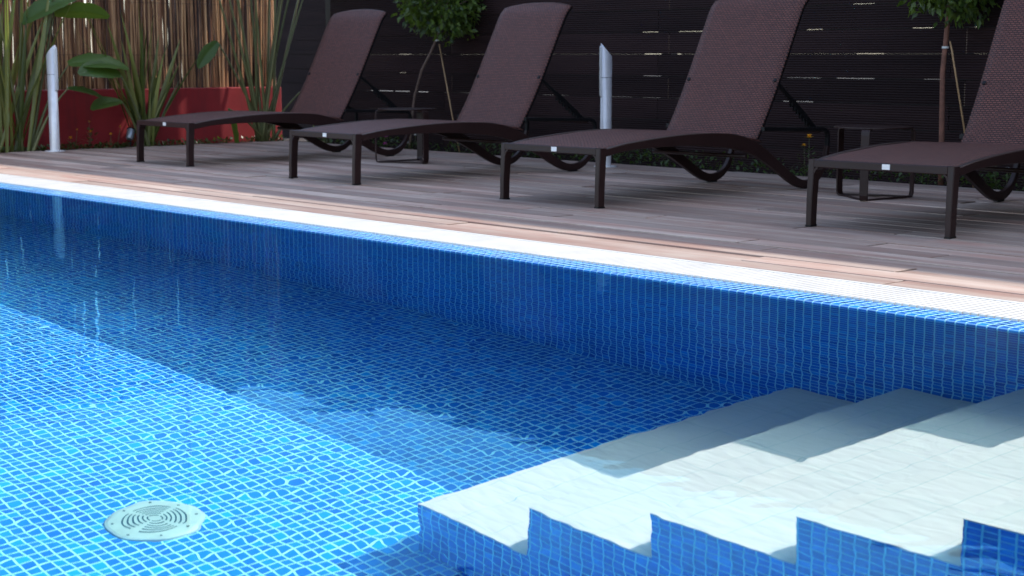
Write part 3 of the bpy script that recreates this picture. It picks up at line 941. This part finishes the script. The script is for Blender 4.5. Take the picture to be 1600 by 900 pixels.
# corner clump: many stalks rising out of the picture
lv = []
for k in range(15):
    t = -1 + 2 * k / 14
    dy = t * 0.40 + rnd.uniform(-.05, .05); dx = rnd.uniform(-0.02, 0.22)
    L = rnd.uniform(1.5, 2.0)
    lv.append((dx, dy, 1.3, L, 0.10, rnd.uniform(0.5, 0.75), rnd.uniform(0.16, 0.24), (rnd.uniform(-.1, .4), dy * 1.2, 0.9), rnd.uniform(-1, 1)))
lv.append((0.15, 0.62, 0.95, 0.72, 0.15, 0.36, 0.15, (0.15, 0.9, 0.35), 0.5))
lv.append((0.10, 0.50, 0.70, 0.62, 0.3, 0.34, 0.17, (0.1, 0.45, -0.9), 0.2))
lv.append((0.12, -0.60, 0.62, 0.60, 0.55, 0.36, 0.20, (0.0, 0.25, -1.0), 0.3))
lv.append((0.02, -0.50, 1.0, 1.05, 0.25, 0.30, 0.12, (0.0, -0.6, -0.5), -1.2))
strelitzia((PXX + 0.03, 7.85, -0.045), 'tall clump of thick green stalks and paddle leaves at the corner of wall and fence', lv)
lv = [(0.10, 0.30, 1.0, 0.80, 0.75, 0.50, 0.24, (0.15, 0.9, 0.12), 0.5), (0.12, 0.28, 0.8, 0.62, 0.8, 0.34, 0.14, (0.1, 0.9, -0.1), 0.4),
      (0.05, 0.30, 1.6, 1.15, 0.25, 0.46, 0.19, (0.1, 0.9, 0.15), -0.7), (0.08, 0.10, 1.6, 1.05, 0.1, 0.5, 0.2, (0.1, 0.7, 0.5), 0.6),
      (0.02, -0.2, 1.5, 1.2, 0.1, 0.5, 0.2, (0.1, -0.4, 0.6), 0.6)]
strelitzia((PXX + 0.06, 5.60, -0.045), 'arching stalks with broad green leaves right behind the left bollard lamp', lv)
lv = [(0.10, -0.36, 0.95, 0.72, 0.45, 0.40, 0.19, (0.12, -0.95, 0.22), -0.8), (0.1, -0.30, 0.7, 0.5, 0.6, 0.30, 0.15, (0.1, -0.9, 0.0), -0.5)]
strelitzia((PXX + 0.10, 6.62, -0.045), 'single bright broad leaf on a curved stalk, between bollard lamp and flax fan', lv)

# standard trees in the bed along the fence
def ball_crown(c, rad, n, seed, size=(0.014, 0.040)):
    rg = random.Random(seed); pl = Plant()
    def leafq(b, p, d, s):
        side = d.cross(Vector((rg.gauss(0,1), rg.gauss(0,1), rg.gauss(0,1)))).normalized(); up = side.cross(d)
        L = s * 1.7
        P = [p, p + d*L*0.35 + side*s*0.45 + up*s*0.08, p + d*L, p + d*L*0.35 - side*s*0.45 + up*s*0.08, ]
        b.quad([P[0], P[1], P[2], P[3]])
    k = 0
    while k < n:
        v = Vector((rg.gauss(0,1), rg.gauss(0,1), rg.gauss(0,1))).normalized()
        lump = 1 + 0.16*math.sin(5*v.x+seed) * math.cos(6*v.z+2) + 0.07*math.sin(9*v.y + 4*v.z)
        r = rad * lump * (rg.random() ** 0.28)
        if rg.random() < 0.8 and math.sin(7*v.x+3*seed)*math.sin(8*v.z+seed) > 0.35: continue
        p = Vector(c) + v * r
        if v.z < -0.2 and rg.random() < 0.35: p += v * rg.uniform(0, 0.05)
        d = (v * 0.6 + Vector((rg.gauss(0,.6), rg.gauss(0,.6), rg.gauss(0,.6) - 0.35))).normalized()
        pl.add(leafq, p, d, rg.uniform(*size)); k += 1
    return pl
def std_tree(loc, label, trunk, stake, crown_c, rad, seed, mat, tie):
    root = empty('standard_tree', loc, label=label, cat='tree', group='ball-headed trees along the fence')
    b = MB(); b.tube(trunk, [(0.018 - 0.005*i/(len(trunk)-1)) * (1.0 if mat is M['trunk'] else 0.66) for i in range(len(trunk))], 10)
    # limbs inside the crown
    tp = Vector(trunk[-1]); rg = random.Random(seed)
    for k in range(9):
        v = Vector((rg.gauss(0,1), rg.gauss(0,1), abs(rg.gauss(0,1)) + 0.2)).normalized()
        b.tube([tp, tp + v*rad*0.4 + Vector((0,0,0.03)), tp + v*rad*0.95 + Vector((0, 0, 0.1))], [0.009, 0.006, 0.003], 5)
    tr = b.build('trunk', mat, root)
    b = MB(); b.tube(stake, 0.0055, 7); b.build('stake', M['cane_stake'], root)
    b = MB(); b.tube([Vector(tie) - Vector((0,0,0.006)), Vector(tie) + Vector((0,0,0.006))], 0.021, 10, cap=False); b.build('tie', M['white_tie'], root)
    ball_crown(crown_c, rad, 4200, seed).build('crown', M['leaf'], root)
    return root
std_tree((-5.30, 8.19, -0.045), 'ball-headed young tree with straight reddish trunk behind the nearest lounger',
         [(-0.012, 0, 0), (-0.02, 0, 0.35), (-0.03, 0.0, 0.7), (-0.01, 0, 0.98), (0.0, 0, 1.2)], [(0.19, 0.04, 0.0), (0.02, 0.01, 0.83), (0.005, 0.01, 0.88)],
         (-0.02, 0.0, 1.34), 0.315, 3, M['trunk'], (-0.018, 0, 0.845))
std_tree((-10.36, 8.19, -0.045), 'ball-headed young tree with bent trunk and slanting stake beyond the third lounger',
         [(-0.02, 0, 0), (0.005, 0, 0.25), (0.05, 0.0, 0.47), (0.145, 0, 0.68), (0.26, 0, 0.82), (0.365, 0, 0.97), (0.41, 0, 1.15)], [(0.55, 0.06, 0.02), (0.50, 0.03, 0.3), (0.36, 0.01, 0.89)],
         (0.38, 0.0, 1.30), 0.345, 9, M['trunk2'], (0.35, 0, 0.92))

# small flowering plants
def flower_plant(x, y, blooms, mat, label, h=0.12, group=None):
    root = empty('flowering_plant', (x, y, -0.045), label=label, cat='flower plant', group=group)
    rg = random.Random(int(x*100)+int(y*31)); pl = Plant()
    def lf(b, p, d, s):
        side = d.cross(Vector((0,0,1))).normalized(); b.quad([p, p+d*s*0.5+side*s*0.22, p+d*s, p+d*s*0.5-side*s*0.22])
    for k in range(46):
        a = rg.uniform(0, 6.28); r = rg.uniform(0, 0.06); z = rg.uniform(0.01, h + 0.02)
        d = Vector((math.cos(a), math.sin(a), rg.uniform(-.1, .9))).normalized()
        pl.add(lf, Vector((math.cos(a)*r, math.sin(a)*r, z)), d, rg.uniform(0.025, 0.05))
    pl.build('leaves', M['cover'], root)
    for (dx, dy, dz, s) in blooms:
        s *= 1.35
        b = MB(); c = Vector((dx, dy, dz + 0.045))
        b.tube([(dx*0.5, dy*0.5, 0), c], 0.0018, 5); b.build('stem', M['stem'], root)
        b = MB()
        for q in range(7):
            a = 2*math.pi*q/7; d = Vector((math.cos(a), math.sin(a), 0.25))
            sd = Vector((-math.sin(a), math.cos(a), 0))
            b.quad([c, c + d*s*0.6 + sd*s*0.35, c + d*s, c + d*s*0.6 - sd*s*0.35])
            b.quad([c + Vector((0,0,0.004)), c + d*s*0.4 + sd*s*0.3 + Vector((0,0,s*0.5)), c + d*s*0.5 + Vector((0,0,s*0.7)), c + d*s*0.4 - sd*s*0.3 + Vector((0,0,s*0.5))])
        b.build('blossom', mat, root)
    return root
gw = 'flowering plants along the red wall'
flower_plant(-12.08, 5.69, [(0, -0.01, 0.066, 0.016), (0.01, 0.015, 0.08, 0.016)], M['yellow'], 'low plant with two orange blossoms left of the bollard lamp', 0.06, gw)
flower_plant(-12.06, 6.02, [(0, -0.01, 0.084, 0.018), (-0.02, 0.06, 0.15, 0.010)], M['yellow'], 'low plant with one large yellow blossom right of the bollard lamp', 0.07, gw)
flower_plant(-12.10, 6.20, [(0, 0.01, 0.129, 0.017), (0, -0.01, 0.075, 0.010), (0, 0.0, 0.21, 0.011)], M['yellow'], 'taller leafy plant with orange blossoms in front of the red wall', 0.18, gw)
flower_plant(-12.08, 6.38, [(0, 0, 0.103, 0.015), (0, 0.09, 0.163, 0.011)], M['yellow'], 'low green plant with a pale orange blossom left of the spotlight', 0.07, gw)
gf = 'flowering plants along the fence'
flower_plant(-6.28, 8.18, [(0.0, 0, 0.236, 0.022), (-0.04, 0, 0.182, 0.014)], M['yellow'], 'plant with a large orange blossom behind the second lounger', 0.20, gf)
flower_plant(-11.58, 8.18, [(0.03, 0, 0.085, 0.022), (-0.03, 0, 0.05, 0.018)], M['yellow'], 'low plant with orange blossom at the far end of the fence', 0.06, gf)
flower_plant(-10.70, 8.18, [(0.0, 0, 0.075, 0.024), (0.0, 0, 0.012, 0.020)], M['pink'], 'plant with two pink blossoms behind the farther side table', 0.07, gf)
flower_plant(-10.32, 8.20, [(0.0, 0, 0.10, 0.016), (-0.10, 0, 0.03, 0.018)], M['petal'], 'plant with white blossoms at the foot of the bent tree', 0.06, gf)
flower_plant(-8.80, 8.18, [(0.0, 0, 0.09, 0.018), (0.08, 0.02, 0.07, 0.020), (0.55, 0.0, 0.10, 0.02)], M['petal'], 'white flowering plant between the two middle loungers', 0.08, gf)
flower_plant(-7.99, 8.18, [(0.0, 0, 0.12, 0.020), (0.04, 0, 0.09, 0.02)], M['purple'], 'plant with violet blossoms behind the second bollard lamp', 0.08, gf)
flower_plant(-5.42, 8.16, [(0.0, 0, 0.20, 0.018), (0.06, 0, 0.13, 0.014)], M['petal'], 'plant with white blossoms left of the straight tree trunk', 0.12, gf)
flower_plant(-4.86, 8.16, [(0.0, 0, 0.10, 0.020), (-0.10, 0, 0.14, 0.020), (0.30, 0.0, 0.11, 0.022)], M['petal'], 'white flowering plant under the nearest lounger right of the tree', 0.10, gf)
flower_plant(-4.97, 8.22, [(0.0, 0, 0.19, 0.022)], M['purple'], 'plant with a violet blossom right of the straight tree', 0.12, gf)

# ground cover
pl = Plant(); rg = random.Random(77)
def gc(b, p, d, s):
    side = d.cross(Vector((0,0,1)))
    side = side.normalized() if side.length > 0.01 else Vector((1,0,0)); b.quad([p, p+d*s*0.5+side*s*0.25, p+d*s, p+d*s*0.5-side*s*0.25])
for k in range(9000):
    if rg.random() < 0.72:
        x = rg.uniform(-11.9, 0.5); y = rg.uniform(8.08, 8.42)
        dens = 0.35 + 0.65 * (0.5 + 0.5 * math.sin(x * 2.3) * math.sin(x * 0.9 + 1.3)); 
        if rg.random() > dens: continue
        hmax = 0.05 + 0.10 * dens
    else: x = rg.uniform(-12.22, -11.98); y = rg.uniform(4.8, 8.1); hmax = 0.07
    a = rg.uniform(0, 6.28); d = Vector((math.cos(a), math.sin(a), rg.uniform(-.1, 1.2))).normalized()
    pl.add(gc, Vector((x, y, -0.045 + rg.uniform(0, hmax))), d, rg.uniform(0.02, 0.05))
o = pl.b.build('ground_cover', M['cover']); board_attr(o, pl.vals)
tag(o, 'low dark green ground cover in the bed along fence and wall', 'ground cover', kind='stuff')
